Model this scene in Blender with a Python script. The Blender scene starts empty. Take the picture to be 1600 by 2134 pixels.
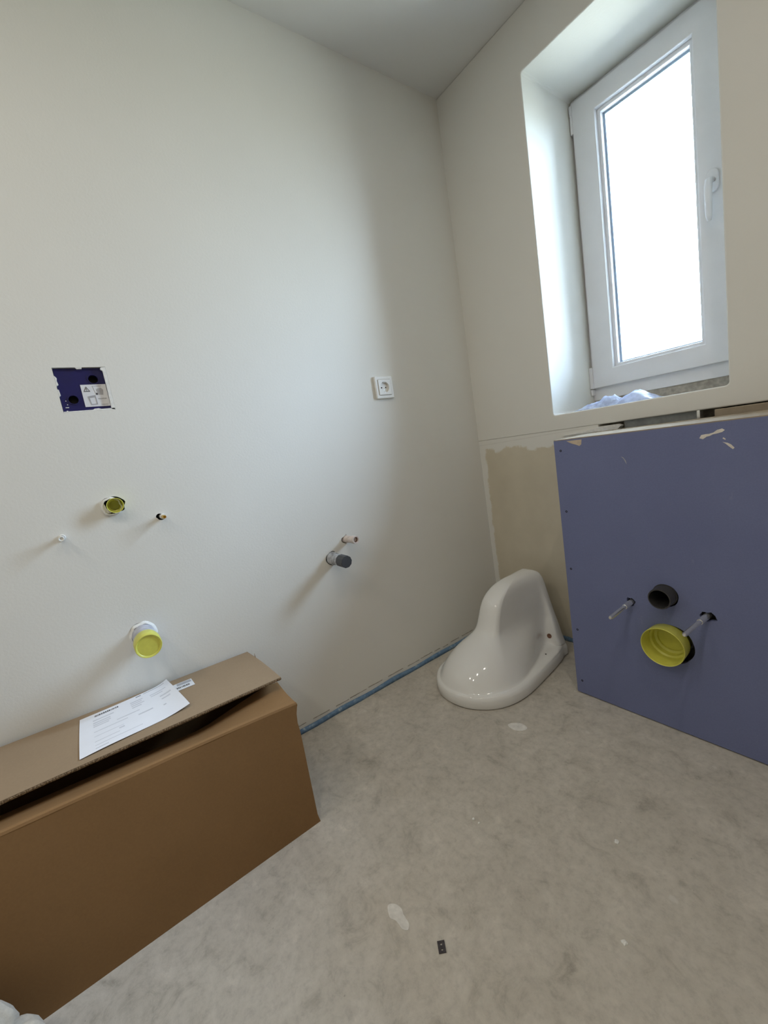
import bpy, bmesh, math, random
from mathutils import Vector, Matrix, noise

# ---------------------------------------------------------------- scene, camera, light
scene = bpy.context.scene
col = scene.collection
PI = math.pi

cam_data = bpy.data.cameras.new('camera')
cam = bpy.data.objects.new('camera', cam_data)
col.objects.link(cam)
cam_data.sensor_fit = 'HORIZONTAL'
cam_data.sensor_width = 36.0
cam_data.lens = 869.3 * 36.0 / 1600.0
cam_data.clip_start = 0.02
YAW, PITCH, ROLL = math.radians(145.1215), math.radians(-8.515), math.radians(-9.195)
fw = Vector((math.cos(PITCH)*math.cos(YAW), math.cos(PITCH)*math.sin(YAW), math.sin(PITCH)))
rt = fw.cross(Vector((0, 0, 1))).normalized()
up = rt.cross(fw)
r2 = rt*math.cos(ROLL) + up*math.sin(ROLL)
u2 = up*math.cos(ROLL) - rt*math.sin(ROLL)
M = Matrix((r2, u2, -fw)).transposed().to_4x4()
M.translation = Vector((1.2774, -1.4617, 0.8890))
cam.matrix_world = M
scene.camera = cam

scene.view_settings.view_transform = 'Standard'
scene.view_settings.look = 'None'
scene.view_settings.gamma = 1.0
scene.view_settings.use_curve_mapping = False
scene.view_settings.exposure = 0.0

SKY = 108.0
world = bpy.data.worlds.new('overcast_sky')
scene.world = world
world.use_nodes = True
bg = world.node_tree.nodes['Background']
wnt = world.node_tree
wco = wnt.nodes.new('ShaderNodeTexCoord')
wsep = wnt.nodes.new('ShaderNodeSeparateXYZ')
wnt.links.new(wco.outputs['Generated'], wsep.inputs[0])
wmr = wnt.nodes.new('ShaderNodeMapRange')
wmr.inputs['From Min'].default_value = -1.0
wmr.inputs['From Max'].default_value = 1.0
wnt.links.new(wsep.outputs['Z'], wmr.inputs['Value'])
wrm = wnt.nodes.new('ShaderNodeValToRGB')
we = wrm.color_ramp.elements
we[0].position, we[0].color = 0.0, (0.14, 0.148, 0.145, 1)        # ground
we[1].position, we[1].color = 1.0, (0.57, 0.735, 1.0, 1)          # zenith
for pos, c in ((0.46, (0.16, 0.18, 0.175, 1)), (0.51, (0.245, 0.30, 0.38, 1))):
    e = we.new(pos)
    e.color = c
wnt.links.new(wmr.outputs['Result'], wrm.inputs['Fac'])
wnt.links.new(wrm.outputs['Color'], bg.inputs['Color'])
bg.inputs['Strength'].default_value = SKY


def portal(name, loc, rot, sx, sy):
    l = bpy.data.lights.new(name, 'AREA')
    l.shape = 'RECTANGLE'
    l.size, l.size_y = sx, sy
    l.cycles.is_portal = True
    o = bpy.data.objects.new(name, l)
    o.location, o.rotation_euler = loc, rot
    col.objects.link(o)
    return o


portal('window_portal', (0.6335, 0.415, 1.49), (PI/2, 0, PI), 0.53, 1.15)

LAMP_POWER = 3.4
LAMP_COLOR = (1.0, 0.91, 0.80)
LAMPS = [(1.28, -0.95), (1.10, -1.65), (1.10, -2.35), (0.50, -2.35)]

# room sizes (metres)
H = 2.218
XR, YF = 2.25, -3.1
DP = 0.294           # front of the blue board
XP, HP = 0.547, 0.8295
WX0, WX1, WZ0, WZ1 = 0.372, 0.895, 0.910, 2.043

random.seed(7)


# ---------------------------------------------------------------- helpers
def empty(name, loc=(0, 0, 0)):
    o = bpy.data.objects.new(name, None)
    o.location = loc
    o.empty_display_size = 0.05
    col.objects.link(o)
    return o


def tag(o, label=None, cat=None, group=None, kind=None):
    if label: o['label'] = label
    if cat: o['category'] = cat
    if group: o['group'] = group
    if kind: o['kind'] = kind
    return o


def obj(name, me, mat, parent=None, smooth=False):
    o = bpy.data.objects.new(name, me)
    if mat is not None:
        me.materials.clear()
        me.materials.append(mat)
    for p in me.polygons:
        p.use_smooth = smooth
    col.objects.link(o)
    if parent is not None:
        o.parent = parent
        # every mesh is written in room coordinates
        off = Vector((0, 0, 0))
        q = parent
        while q is not None:
            off += q.location
            q = q.parent
        o.location = -off
    return o


def bm_obj(name, bm, mat, parent=None, smooth=False, recalc=True):
    if recalc:
        bmesh.ops.recalc_face_normals(bm, faces=bm.faces)
    me = bpy.data.meshes.new(name)
    bm.to_mesh(me)
    bm.free()
    return obj(name, me, mat, parent, smooth)


def add_box(bm, x0, x1, y0, y1, z0, z1, bevel=0.0, seg=2):
    ret = bmesh.ops.create_cube(bm, size=1.0)
    vs = ret['verts']
    for v in vs:
        v.co = Vector(((x0+x1)/2 + v.co.x*(x1-x0), (y0+y1)/2 + v.co.y*(y1-y0), (z0+z1)/2 + v.co.z*(z1-z0)))
    if bevel > 0:
        es = list({e for v in vs for e in v.link_edges})
        bmesh.ops.bevel(bm, geom=es, offset=bevel, segments=seg, affect='EDGES', profile=0.5)


def box(name, x0, x1, y0, y1, z0, z1, mat, parent=None, bevel=0.0, smooth=False):
    bm = bmesh.new()
    add_box(bm, x0, x1, y0, y1, z0, z1, bevel)
    return bm_obj(name, bm, mat, parent, smooth)


def frame_from_axis(d):
    d = Vector(d).normalized()
    a = Vector((0, 0, 1)) if abs(d.z) < 0.9 else Vector((1, 0, 0))
    u = d.cross(a).normalized()
    v = d.cross(u).normalized()
    return d, u, v


def lathe(name, origin, axis, profile, mat, parent=None, n=40, smooth=True, wobble=0.0, split=0.6):
    """profile: list of (distance along axis, radius); radius 0 closes the end"""
    d, u, v = frame_from_axis(axis)
    origin = Vector(origin)
    bm = bmesh.new()
    rings = []
    for (t, r) in profile:
        if r <= 1e-6:
            rings.append([bm.verts.new(origin + d*t)])
        else:
            ring = []
            for k in range(n):
                a = 2*PI*k/n
                rr = r*(1 + wobble*noise.noise(Vector((math.cos(a)*2, math.sin(a)*2, t*40+origin.x*9))))
                ring.append(bm.verts.new(origin + d*t + u*math.cos(a)*rr + v*math.sin(a)*rr))
            rings.append(ring)
    for a, b in zip(rings[:-1], rings[1:]):
        for k in range(n):
            k2 = (k+1) % n
            if len(a) == 1 and len(b) == 1:
                continue
            if len(a) == 1:
                bm.faces.new((a[0], b[k], b[k2]))
            elif len(b) == 1:
                bm.faces.new((a[k], b[0], a[k2]))
            else:
                bm.faces.new((a[k], b[k], b[k2], a[k2]))
    bmesh.ops.recalc_face_normals(bm, faces=bm.faces)
    if smooth:
        for e in bm.edges:
            if len(e.link_faces) == 2 and e.calc_face_angle() > split:
                e.smooth = False
    return bm_obj(name, bm, mat, parent, smooth, recalc=False)


def plate(name, outer, holes, thick, mapping, mat, parent=None, bevel=0.0):
    """2D outline with holes, extruded. mapping(u, v, w) -> room point, w in 0..thick"""
    cu = bpy.data.curves.new('tmp_outline', 'CURVE')
    cu.dimensions = '2D'
    cu.fill_mode = 'BOTH'
    for loop in [outer] + list(holes):
        sp = cu.splines.new('POLY')
        sp.points.add(len(loop)-1)
        for p, (a, b) in zip(sp.points, loop):
            p.co = (a, b, 0, 1)
        sp.use_cyclic_u = True
    cu.extrude = thick/2 - bevel
    if bevel > 0:
        cu.bevel_depth = bevel
        cu.bevel_resolution = 2
        cu.offset = -bevel
    t = bpy.data.objects.new('tmp_outline', cu)
    col.objects.link(t)
    dg = bpy.context.evaluated_depsgraph_get()
    dg.update()
    me = bpy.data.meshes.new_from_object(t.evaluated_get(dg), depsgraph=dg)
    bpy.data.objects.remove(t)
    bpy.data.curves.remove(cu)
    for v in me.vertices:
        v.co = mapping(v.co.x, v.co.y, v.co.z + thick/2)
    bm = bmesh.new()
    bm.from_mesh(me)
    bpy.data.meshes.remove(me)
    bmesh.ops.remove_doubles(bm, verts=bm.verts, dist=1e-6)
    return bm_obj(name, bm, mat, parent, False)


def rect(u0, u1, v0, v1):
    return [(u0, v0), (u1, v0), (u1, v1), (u0, v1)]


def blob(cu, cv, ru, rv, n=28, rough=0.0, seed=0.0):
    out = []
    for k in range(n):
        a = 2*PI*k/n
        f = 1 + rough*noise.noise(Vector((math.cos(a)*1.6+seed, math.sin(a)*1.6, seed*3.1)))*1.6
        out.append((cu + ru*f*math.cos(a), cv + rv*f*math.sin(a)))
    return out


def smear(name, pts, mapping, mat, parent=None, thick=0.0006):
    return plate(name, pts, [], thick, mapping, mat, parent)


# ---------------------------------------------------------------- materials
def new_mat(name):
    m = bpy.data.materials.new(name)
    m.use_nodes = True
    nt = m.node_tree
    for n in list(nt.nodes):
        nt.nodes.remove(n)
    out = nt.nodes.new('ShaderNodeOutputMaterial')
    p = nt.nodes.new('ShaderNodeBsdfPrincipled')
    nt.links.new(p.outputs[0], out.inputs['Surface'])
    return m, nt, p, out


def coords(nt):
    return nt.nodes.new('ShaderNodeTexCoord').outputs['Object']


def noise_node(nt, co, scale, detail=4.0, rough=0.55, dist=0.0):
    n = nt.nodes.new('ShaderNodeTexNoise')
    n.inputs['Scale'].default_value = scale
    n.inputs['Detail'].default_value = detail
    n.inputs['Roughness'].default_value = rough
    n.inputs['Distortion'].default_value = dist
    nt.links.new(co, n.inputs['Vector'])
    return n.outputs['Fac']


def ramp(nt, fac, stops):
    r = nt.nodes.new('ShaderNodeValToRGB')
    els = r.color_ramp.elements
    els[0].position, els[0].color = stops[0][0], (*stops[0][1], 1)
    els[1].position, els[1].color = stops[-1][0], (*stops[-1][1], 1)
    for pos, c in stops[1:-1]:
        e = els.new(pos)
        e.color = (*c, 1)
    nt.links.new(fac, r.inputs['Fac'])
    return r.outputs['Color']


def mix(nt, fac, a, b, mode='MIX'):
    m = nt.nodes.new('ShaderNodeMix')
    m.data_type = 'RGBA'
    m.blend_type = mode
    for sock, v in ((m.inputs[0], fac), (m.inputs[6], a), (m.inputs[7], b)):
        if isinstance(v, (int, float)):
            sock.default_value = v
        elif isinstance(v, tuple):
            sock.default_value = (*v, 1)
        else:
            nt.links.new(v, sock)
    return m.outputs[2]


def math_node(nt, op, a, b=None, clamp=False):
    m = nt.nodes.new('ShaderNodeMath')
    m.operation = op
    m.use_clamp = clamp
    for i, v in enumerate((a, b)):
        if v is None:
            continue
        if isinstance(v, (int, float)):
            m.inputs[i].default_value = v
        else:
            nt.links.new(v, m.inputs[i])
    return m.outputs[0]


def bump(nt, p, height, strength, dist=0.002):
    b = nt.nodes.new('ShaderNodeBump')
    b.inputs['Strength'].default_value = strength
    b.inputs['Distance'].default_value = dist
    nt.links.new(height, b.inputs['Height'])
    nt.links.new(b.outputs['Normal'], p.inputs['Normal'])


def simple(name, color, rough=0.6, metal=0.0, var=0.06, scale=40, bstr=0.0, spec=0.5, trans=0.0):
    m, nt, p, out = new_mat(name)
    co = coords(nt)
    n = noise_node(nt, co, scale)
    lo = tuple(max(0, c*(1-var)) for c in color)
    hi = tuple(min(1, c*(1+var)) for c in color)
    nt.links.new(ramp(nt, n, [(0.3, lo), (0.7, hi)]), p.inputs['Base Color'])
    p.inputs['Roughness'].default_value = rough
    p.inputs['Metallic'].default_value = metal
    p.inputs['Specular IOR Level'].default_value = spec
    if bstr > 0:
        bump(nt, p, noise_node(nt, co, scale*6), bstr)
    return m


def paint_mat(name, color):
    m, nt, p, out = new_mat(name)
    co = coords(nt)
    n = noise_node(nt, co, 3.0, 3)
    c = ramp(nt, n, [(0.3, tuple(v*0.975 for v in color)), (0.7, color)])
    nt.links.new(c, p.inputs['Base Color'])
    p.inputs['Roughness'].default_value = 0.85
    p.inputs['Specular IOR Level'].default_value = 0.25
    bump(nt, p, noise_node(nt, co, 160, 5, 0.6), 0.22, 0.0012)
    return m


WHITE_WALL = (0.80, 0.79, 0.74)
MAT = {}
MAT['paint'] = paint_mat('painted_plaster', WHITE_WALL)
MAT['ceiling'] = paint_mat('ceiling_paint', (0.76, 0.76, 0.74))
MAT['render_coat'] = paint_mat('grey_render_coat', (0.62, 0.59, 0.53))


def back_wall_mat():
    m, nt, p, out = new_mat('plaster_part_painted')
    co = coords(nt)
    sep = nt.nodes.new('ShaderNodeSeparateXYZ')
    nt.links.new(co, sep.inputs[0])
    n1 = noise_node(nt, co, 9, 4, 0.6)
    n2 = noise_node(nt, co, 26, 3, 0.6)
    wob = math_node(nt, 'ADD', math_node(nt, 'MULTIPLY', math_node(nt, 'SUBTRACT', n1, 0.5), 0.09),
                    math_node(nt, 'MULTIPLY', math_node(nt, 'SUBTRACT', n2, 0.5), 0.03))
    zz = math_node(nt, 'ADD', sep.outputs['Z'], wob)
    xx = math_node(nt, 'ADD', sep.outputs['X'], math_node(nt, 'MULTIPLY', wob, 0.6))
    mz = math_node(nt, 'MULTIPLY', math_node(nt, 'SUBTRACT', 0.806, zz), 130, True)
    mx = math_node(nt, 'MULTIPLY', math_node(nt, 'SUBTRACT', xx, 0.022), 160, True)
    raw = math_node(nt, 'MULTIPLY', mz, mx)
    paint = ramp(nt, noise_node(nt, co, 3.0, 3), [(0.3, tuple(v*0.975 for v in WHITE_WALL)), (0.7, WHITE_WALL)])
    plaster = ramp(nt, noise_node(nt, co, 7, 5), [(0.25, (0.60, 0.545, 0.425)), (0.75, (0.69, 0.63, 0.50))])
    c = mix(nt, raw, paint, plaster)
    # pencil thin joint where the old covering ended
    dz = math_node(nt, 'ABSOLUTE', math_node(nt, 'SUBTRACT', math_node(nt, 'ADD', sep.outputs['Z'], math_node(nt, 'MULTIPLY', sep.outputs['X'], -0.03)), 0.833))
    line = math_node(nt, 'SUBTRACT', 1.0, math_node(nt, 'MULTIPLY', dz, 500), True)
    lx = math_node(nt, 'MULTIPLY', math_node(nt, 'SUBTRACT', 0.52, sep.outputs['X']), 20, True)
    line = math_node(nt, 'MULTIPLY', math_node(nt, 'MULTIPLY', line, lx), math_node(nt, 'MULTIPLY', n2, 0.55))
    c = mix(nt, line, c, (0.45, 0.42, 0.36))
    nt.links.new(c, p.inputs['Base Color'])
    p.inputs['Roughness'].default_value = 0.88
    p.inputs['Specular IOR Level'].default_value = 0.2
    bump(nt, p, noise_node(nt, co, 160, 5, 0.6), 0.22, 0.0012)
    return m


MAT['back_wall'] = back_wall_mat()


def floor_mat():
    m, nt, p, out = new_mat('cement_screed')
    co = coords(nt)
    big = noise_node(nt, co, 2.2, 5, 0.6, 0.3)
    mid = noise_node(nt, co, 16, 8, 0.7, 0.6)
    fine = noise_node(nt, co, 55, 6, 0.7)
    c1 = ramp(nt, big, [(0.28, (0.50, 0.46, 0.40)), (0.5, (0.56, 0.52, 0.455)), (0.75, (0.62, 0.58, 0.515))])
    c2 = ramp(nt, mid, [(0.30, (0.66, 0.65, 0.63)), (0.44, (0.92, 0.92, 0.91)), (0.60, (1.02, 1.02, 1.02)), (0.74, (1.2, 1.19, 1.18))])
    c = mix(nt, 0.9, c1, c2, 'MULTIPLY')
    c3 = ramp(nt, fine, [(0.28, (0.72, 0.72, 0.72)), (0.5, (1, 1, 1)), (0.75, (1.14, 1.14, 1.14))])
    c = mix(nt, 0.7, c, c3, 'MULTIPLY')
    # pale cement splashes and dust
    v = nt.nodes.new('ShaderNodeTexVoronoi')
    v.inputs['Scale'].default_value = 13
    nt.links.new(co, v.inputs['Vector'])
    d = math_node(nt, 'ADD', v.outputs['Distance'], math_node(nt, 'MULTIPLY', math_node(nt, 'SUBTRACT', noise_node(nt, co, 60, 3), 0.5), 0.16))
    spot = ramp(nt, d, [(0.07, (1, 1, 1)), (0.10, (0, 0, 0))])
    sel = math_node(nt, 'GREATER_THAN', noise_node(nt, co, 4.3, 2), 0.56)
    c = mix(nt, math_node(nt, 'MULTIPLY', math_node(nt, 'MULTIPLY', spot, sel), 0.35), c, (0.72, 0.70, 0.65))
    v2 = nt.nodes.new('ShaderNodeTexVoronoi')
    v2.inputs['Scale'].default_value = 42
    nt.links.new(co, v2.inputs['Vector'])
    spk = ramp(nt, v2.outputs['Distance'], [(0.05, (1, 1, 1)), (0.09, (0, 0, 0))])
    sel2 = math_node(nt, 'GREATER_THAN', noise_node(nt, co, 23, 2), 0.60)
    c = mix(nt, math_node(nt, 'MULTIPLY', math_node(nt, 'MULTIPLY', spk, sel2), 0.6), c, (0.30, 0.27, 0.23))
    nt.links.new(c, p.inputs['Base Color'])
    p.inputs['Roughness'].default_value = 0.72
    p.inputs['Specular IOR Level'].default_value = 0.3
    h = math_node(nt, 'ADD', math_node(nt, 'MULTIPLY', mid, 1.5), math_node(nt, 'MULTIPLY', fine, 0.5))
    bump(nt, p, h, 0.25, 0.002)
    return m


MAT['floor'] = floor_mat()


def board_mat():
    m, nt, p, out = new_mat('blue_gypsum_paper')
    co = coords(nt)
    n = noise_node(nt, co, 5, 4)
    c = ramp(nt, n, [(0.25, (0.165, 0.188, 0.335)), (0.75, (0.185, 0.21, 0.365))])
    f = noise_node(nt, co, 300, 3)
    c = mix(nt, 0.5, c, ramp(nt, f, [(0.3, (0.9, 0.9, 0.9)), (0.7, (1.06, 1.06, 1.06))]), 'MULTIPLY')
    # dusty scuffs
    mp = nt.nodes.new('ShaderNodeMapping')
    mp.inputs['Scale'].default_value = (9, 1, 3)
    mp.inputs['Rotation'].default_value = (0, 0.5, 0)
    nt.links.new(co, mp.inputs['Vector'])
    s = ramp(nt, noise_node(nt, mp.outputs[0], 3.2, 6, 0.7), [(0.64, (0, 0, 0)), (0.74, (1, 1, 1))])
    c = mix(nt, math_node(nt, 'MULTIPLY', s, 0.10), c, (0.6, 0.6, 0.62))
    nt.links.new(c, p.inputs['Base Color'])
    p.inputs['Roughness'].default_value = 0.7
    p.inputs['Specular IOR Level'].default_value = 0.25
    bump(nt, p, f, 0.08, 0.001)
    return m


MAT['board'] = board_mat()


def card_mat(name, base, lo=0.92):
    m, nt, p, out = new_mat(name)
    co = coords(nt)
    n = noise_node(nt, co, 6, 5, 0.6)
    c = ramp(nt, n, [(0.3, tuple(v*lo for v in base)), (0.7, base)])
    f = noise_node(nt, co, 220, 3)
    c = mix(nt, 0.5, c, ramp(nt, f, [(0.3, (0.9, 0.9, 0.9)), (0.7, (1.05, 1.05, 1.05))]), 'MULTIPLY')
    nt.links.new(c, p.inputs['Base Color'])
    p.inputs['Roughness'].default_value = 0.8
    p.inputs['Specular IOR Level'].default_value = 0.2
    return m


MAT['card'] = card_mat('brown_cardboard', (0.275, 0.155, 0.066))
MAT['card_in'] = card_mat('pale_cardboard', (0.34, 0.245, 0.155))


def flute_mat():
    m, nt, p, out = new_mat('corrugated_edge')
    co = coords(nt)
    w = nt.nodes.new('ShaderNodeTexWave')
    w.wave_type = 'BANDS'
    w.bands_direction = 'Y'
    w.inputs['Scale'].default_value = 55
    w.inputs['Distortion'].default_value = 9.0
    w.inputs['Detail Scale'].default_value = 3.0
    nt.links.new(co, w.inputs['Vector'])
    c = ramp(nt, w.outputs['Fac'], [(0.30, (0.13, 0.085, 0.045)), (0.75, (0.30, 0.21, 0.125))])
    nt.links.new(c, p.inputs['Base Color'])
    p.inputs['Roughness'].default_value = 0.9
    return m


MAT['flute'] = flute_mat()
MAT['porcelain'] = simple('white_porcelain', (0.83, 0.825, 0.80), 0.08, var=0.01, scale=8)
MAT['upvc'] = simple('white_window_plastic', (0.80, 0.80, 0.82), 0.35, var=0.015, scale=20)
MAT['gasket'] = simple('blue_grey_spacer', (0.40, 0.52, 0.66), 0.5)
MAT['white_plastic'] = simple('white_plastic', (0.82, 0.81, 0.77), 0.3, var=0.02)
MAT['yellow_plastic'] = simple('yellow_plastic', (0.66, 0.64, 0.11), 0.4, var=0.06, scale=60)
MAT['black_plastic'] = simple('black_plastic', (0.045, 0.043, 0.042), 0.35)
MAT['grey_cap'] = simple('dark_grey_plastic', (0.06, 0.062, 0.068), 0.5)
MAT['hole'] = simple('dark_hole', (0.012, 0.011, 0.010), 0.9)
MAT['zinc'] = simple('zinc_steel', (0.86, 0.86, 0.83), 0.22, 0.85, var=0.02, scale=120)
MAT['galv'] = simple('galvanised_sheet', (0.33, 0.34, 0.33), 0.5, 0.55, var=0.25, scale=30)
MAT['foil_pipe'] = simple('grey_plaster_smeared_pipe', (0.42, 0.43, 0.45), 0.45, 0.2, var=0.45, scale=70)
MAT['pale_pipe'] = simple('pale_grey_pipe', (0.47, 0.48, 0.54), 0.5, var=0.25, scale=55)
MAT['brass'] = simple('brass', (0.75, 0.52, 0.14), 0.28, 0.9)
MAT['copper_in'] = simple('rusty_brown', (0.22, 0.11, 0.07), 0.7, var=0.3, scale=150)
MAT['pink_plastic'] = simple('pinkish_white_plastic', (0.70, 0.61, 0.56), 0.5, var=0.15, scale=120)
MAT['gypsum'] = simple('raw_gypsum', (0.83, 0.83, 0.80), 0.9, var=0.08, scale=120, bstr=0.4)
MAT['mortar'] = simple('grey_mortar', (0.42, 0.39, 0.34), 0.95, var=0.25, scale=60, bstr=0.5)
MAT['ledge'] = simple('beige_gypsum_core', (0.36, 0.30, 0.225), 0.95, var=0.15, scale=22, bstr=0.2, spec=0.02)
MAT['kraft'] = simple('torn_beige_paper', (0.55, 0.45, 0.34), 0.9, var=0.12, scale=80)
MAT['daub'] = simple('pale_daub', (0.74, 0.69, 0.62), 0.9, var=0.1, scale=90)
MAT['splash'] = simple('dried_plaster_splash', (0.74, 0.72, 0.68), 0.9, var=0.12, scale=70, bstr=0.2)
MAT['royal'] = simple('royal_blue_plastic', (0.008, 0.007, 0.085), 0.35, var=0.12, scale=25)
MAT['sticker'] = simple('white_sticker', (0.74, 0.75, 0.78), 0.45, var=0.01)
MAT['ink'] = simple('black_ink', (0.06, 0.06, 0.07), 0.7)
MAT['ink_grey'] = simple('grey_ink', (0.40, 0.40, 0.42), 0.7)
MAT['ink_pale'] = simple('pale_grey_ink', (0.62, 0.63, 0.68), 0.7)
MAT['paper'] = simple('white_paper', (0.84, 0.85, 0.90), 0.7, var=0.02, scale=14)
MAT['rust'] = simple('dark_blued_steel', (0.065, 0.055, 0.058), 0.45, 0.4, var=0.3, scale=300)
MAT['stand_in'] = simple('pale_blur_fill', (0.60, 0.54, 0.45), 0.95, var=0.08, scale=200, bstr=0.4)


def foam_mat():
    m, nt, p, out = new_mat('blue_foam')
    co = coords(nt)
    n = noise_node(nt, co, 60, 5, 0.65)
    c = ramp(nt, n, [(0.35, (0.10, 0.19, 0.33)), (0.58, (0.17, 0.28, 0.42)), (0.72, (0.50, 0.56, 0.60))])
    nt.links.new(c, p.inputs['Base Color'])
    p.inputs['Roughness'].default_value = 0.7
    return m


MAT['foam'] = foam_mat()


def glass_mat():
    m, nt, p, out = new_mat('window_glass')
    nt.nodes.remove(p)
    t = nt.nodes.new('ShaderNodeBsdfTransparent')
    t.inputs[0].default_value = (0.93, 0.96, 0.96, 1)
    g = nt.nodes.new('ShaderNodeBsdfGlossy')
    g.inputs['Roughness'].default_value = 0.02
    fr = nt.nodes.new('ShaderNodeFresnel')
    fr.inputs['IOR'].default_value = 1.45
    mx = nt.nodes.new('ShaderNodeMixShader')
    nt.links.new(fr.outputs[0], mx.inputs[0])
    nt.links.new(t.outputs[0], mx.inputs[1])
    nt.links.new(g.outputs[0], mx.inputs[2])
    nt.links.new(mx.outputs[0], out.inputs['Surface'])
    return m


MAT['glass'] = glass_mat()


def bag_mat():
    m, nt, p, out = new_mat('clear_crumpled_plastic')
    p.inputs['Base Color'].default_value = (0.80, 0.84, 0.95, 1)
    p.inputs['Roughness'].default_value = 0.25
    tl = nt.nodes.new('ShaderNodeBsdfTranslucent')
    tl.inputs[0].default_value = (0.78, 0.83, 0.98, 1)
    tr = nt.nodes.new('ShaderNodeBsdfTransparent')
    tr.inputs[0].default_value = (0.86, 0.89, 1.0, 1)
    m1 = nt.nodes.new('ShaderNodeMixShader')
    m1.inputs[0].default_value = 0.55
    nt.links.new(p.outputs[0], m1.inputs[1])
    nt.links.new(tl.outputs[0], m1.inputs[2])
    m2 = nt.nodes.new('ShaderNodeMixShader')
    co = coords(nt)
    f = ramp(nt, noise_node(nt, co, 18, 4), [(0.40, (0.35, 0.35, 0.35)), (0.62, (0.85, 0.85, 0.85))])
    nt.links.new(f, m2.inputs[0])
    nt.links.new(tr.outputs[0], m2.inputs[1])
    nt.links.new(m1.outputs[0], m2.inputs[2])
    nt.links.new(m2.outputs[0], out.inputs['Surface'])
    return m


MAT['bag'] = bag_mat()


def lamp_mat():
    m, nt, p, out = new_mat('lamp_lens')
    p.inputs['Base Color'].default_value = (0.9, 0.88, 0.8, 1)
    p.inputs['Emission Color'].default_value = (1.0, 0.85, 0.62, 1)
    p.inputs['Emission Strength'].default_value = 12
    return m


MAT['lens'] = lamp_mat()

# mappings for plates
on_left = lambda a, b, w: Vector((-w, a, b))           # (y, z), going into the left wall
on_back = lambda a, b, w: Vector((a, w, b))            # (x, z), going into the window wall
on_floor = lambda a, b, w: Vector((a, b, w))           # (x, y), rising from the floor

# ---------------------------------------------------------------- the room
fl = plate('floor', rect(-0.1, XR+0.1, YF-0.1, 0.42), [], 0.10, lambda a, b, w: Vector((a, b, -w)), MAT['floor'])
tag(fl, 'rough beige grey cement screed floor', kind='structure')
ce = plate('ceiling', rect(-0.1, XR+0.1, YF-0.1, 0.42), [], 0.10, lambda a, b, w: Vector((a, b, H+w)), MAT['ceiling'])
tag(ce, 'plain matt white ceiling', kind='structure')

# left wall with the sawn-out openings for pipes and box
left_holes = [
    rect(-1.4565, -1.3480, 1.0960, 1.2025),                     # blue control box
    blob(-1.4055, 0.8565, 0.0265, 0.0225, 30, 0.16, 1.3),       # inlet
    blob(-1.3040, 0.8040, 0.0120, 0.0090, 20, 0.2, 4.4),        # brass nipple
    blob(-0.7530, 0.5960, 0.0170, 0.0150, 20, 0.2, 6.1),        # tap stub
    blob(-0.8190, 0.5460, 0.0240, 0.0240, 24, 0.06, 9.1),       # basin waste
    blob(-1.4125, 0.5070, 0.0330, 0.0330, 30, 0.05, 2.1),       # urinal waste
]
wl = plate('wall_left', rect(YF, 0.0, 0.0, H), left_holes, 0.16, on_left, MAT['paint'])
tag(wl, 'long white painted plaster wall with pipe stubs', kind='structure')

box('wall_core', -0.20, -0.1595, YF, 0.0, 0.0, H, MAT['mortar'], wl)

# window wall: opening for the window and a broken chase above the blue board
win_hole = []
for (cx, cz, a0) in ((WX0, WZ0, PI), (WX1, WZ0, 1.5*PI), (WX1, WZ1, 0), (WX0, WZ1, 0.5*PI)):
    r = 0.010
    ox = cx + (r if cx == WX0 else -r)
    oz = cz + (r if cz == WZ0 else -r)
    for k in range(5):
        a = a0 + k*PI/8
        win_hole.append((ox + r*math.cos(a), oz + r*math.sin(a)))
wb = plate('wall_back', rect(-0.16, XR+0.16, 0.8535, H), [win_hole], 0.42, on_back, MAT['back_wall'], bevel=0.004)
tag(wb, 'white painted window wall', kind='structure')
chase = [(-0.16, 0.0), (XR+0.16, 0.0), (XR+0.16, 0.775), (0.535, 0.775), (0.535, 0.8535), (-0.16, 0.8535)]
wb2 = plate('wall_lower', chase, [], 0.42, on_back, MAT['back_wall'], wb)
wb3 = box('chase_back', 0.50, XR+0.16, 0.075, 0.42, 0.765, 0.8535, MAT['mortar'], wb)
wr = plate('wall_right', rect(YF, 0.0, 0.0, H), [], 0.16, lambda a, b, w: Vector((XR+w, a, b)), MAT['render_coat'])
tag(wr, 'bare beige rendered wall opposite the pipe wall', kind='structure')
wf = plate('wall_front', rect(-0.16, XR+0.16, 0.0, H), [], 0.16, lambda a, b, w: Vector((a, YF-w, b)), MAT['render_coat'])
tag(wf, 'bare beige rendered wall opposite the window', kind='structure')

# blue foam edge strips at the foot of the walls
def foam_strip(name, p0, p1, inward, n, seed):
    bm = bmesh.new()
    p0, p1, inward = Vector(p0), Vector(p1), Vector(inward)
    rings = []
    for k in range(n+1):
        t = k/n
        c = p0.lerp(p1, t)
        w = 0.0085 + 0.0025*noise.noise(Vector((t*30, seed, 0)))
        h = 0.0150 + 0.0050*noise.noise(Vector((t*22, seed, 5)))
        prof = [(0, 0), (w, 0), (w*1.02, h*0.55), (w*0.75, h*0.92), (w*0.3, h), (0, h*0.98)]
        rings.append([bm.verts.new(c + inward*a + Vector((0, 0, b))) for a, b in prof])
    m = len(rings[0])
    for a, b in zip(rings[:-1], rings[1:]):
        for j in range(m):
            j2 = (j+1) % m
            bm.faces.new((a[j], a[j2], b[j2], b[j]))
    bm.faces.new(rings[0])
    bm.faces.new(list(reversed(rings[-1])))
    return bm_obj(name, bm, MAT['foam'], None, True)


fs = foam_strip('edge_strip', (0.0, -2.6, 0), (0.0, 0.0, 0), (1, 0, 0), 160, 1.0)
tag(fs, 'thin blue foam strip along foot of the pipe wall', 'foam strip')
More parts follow.
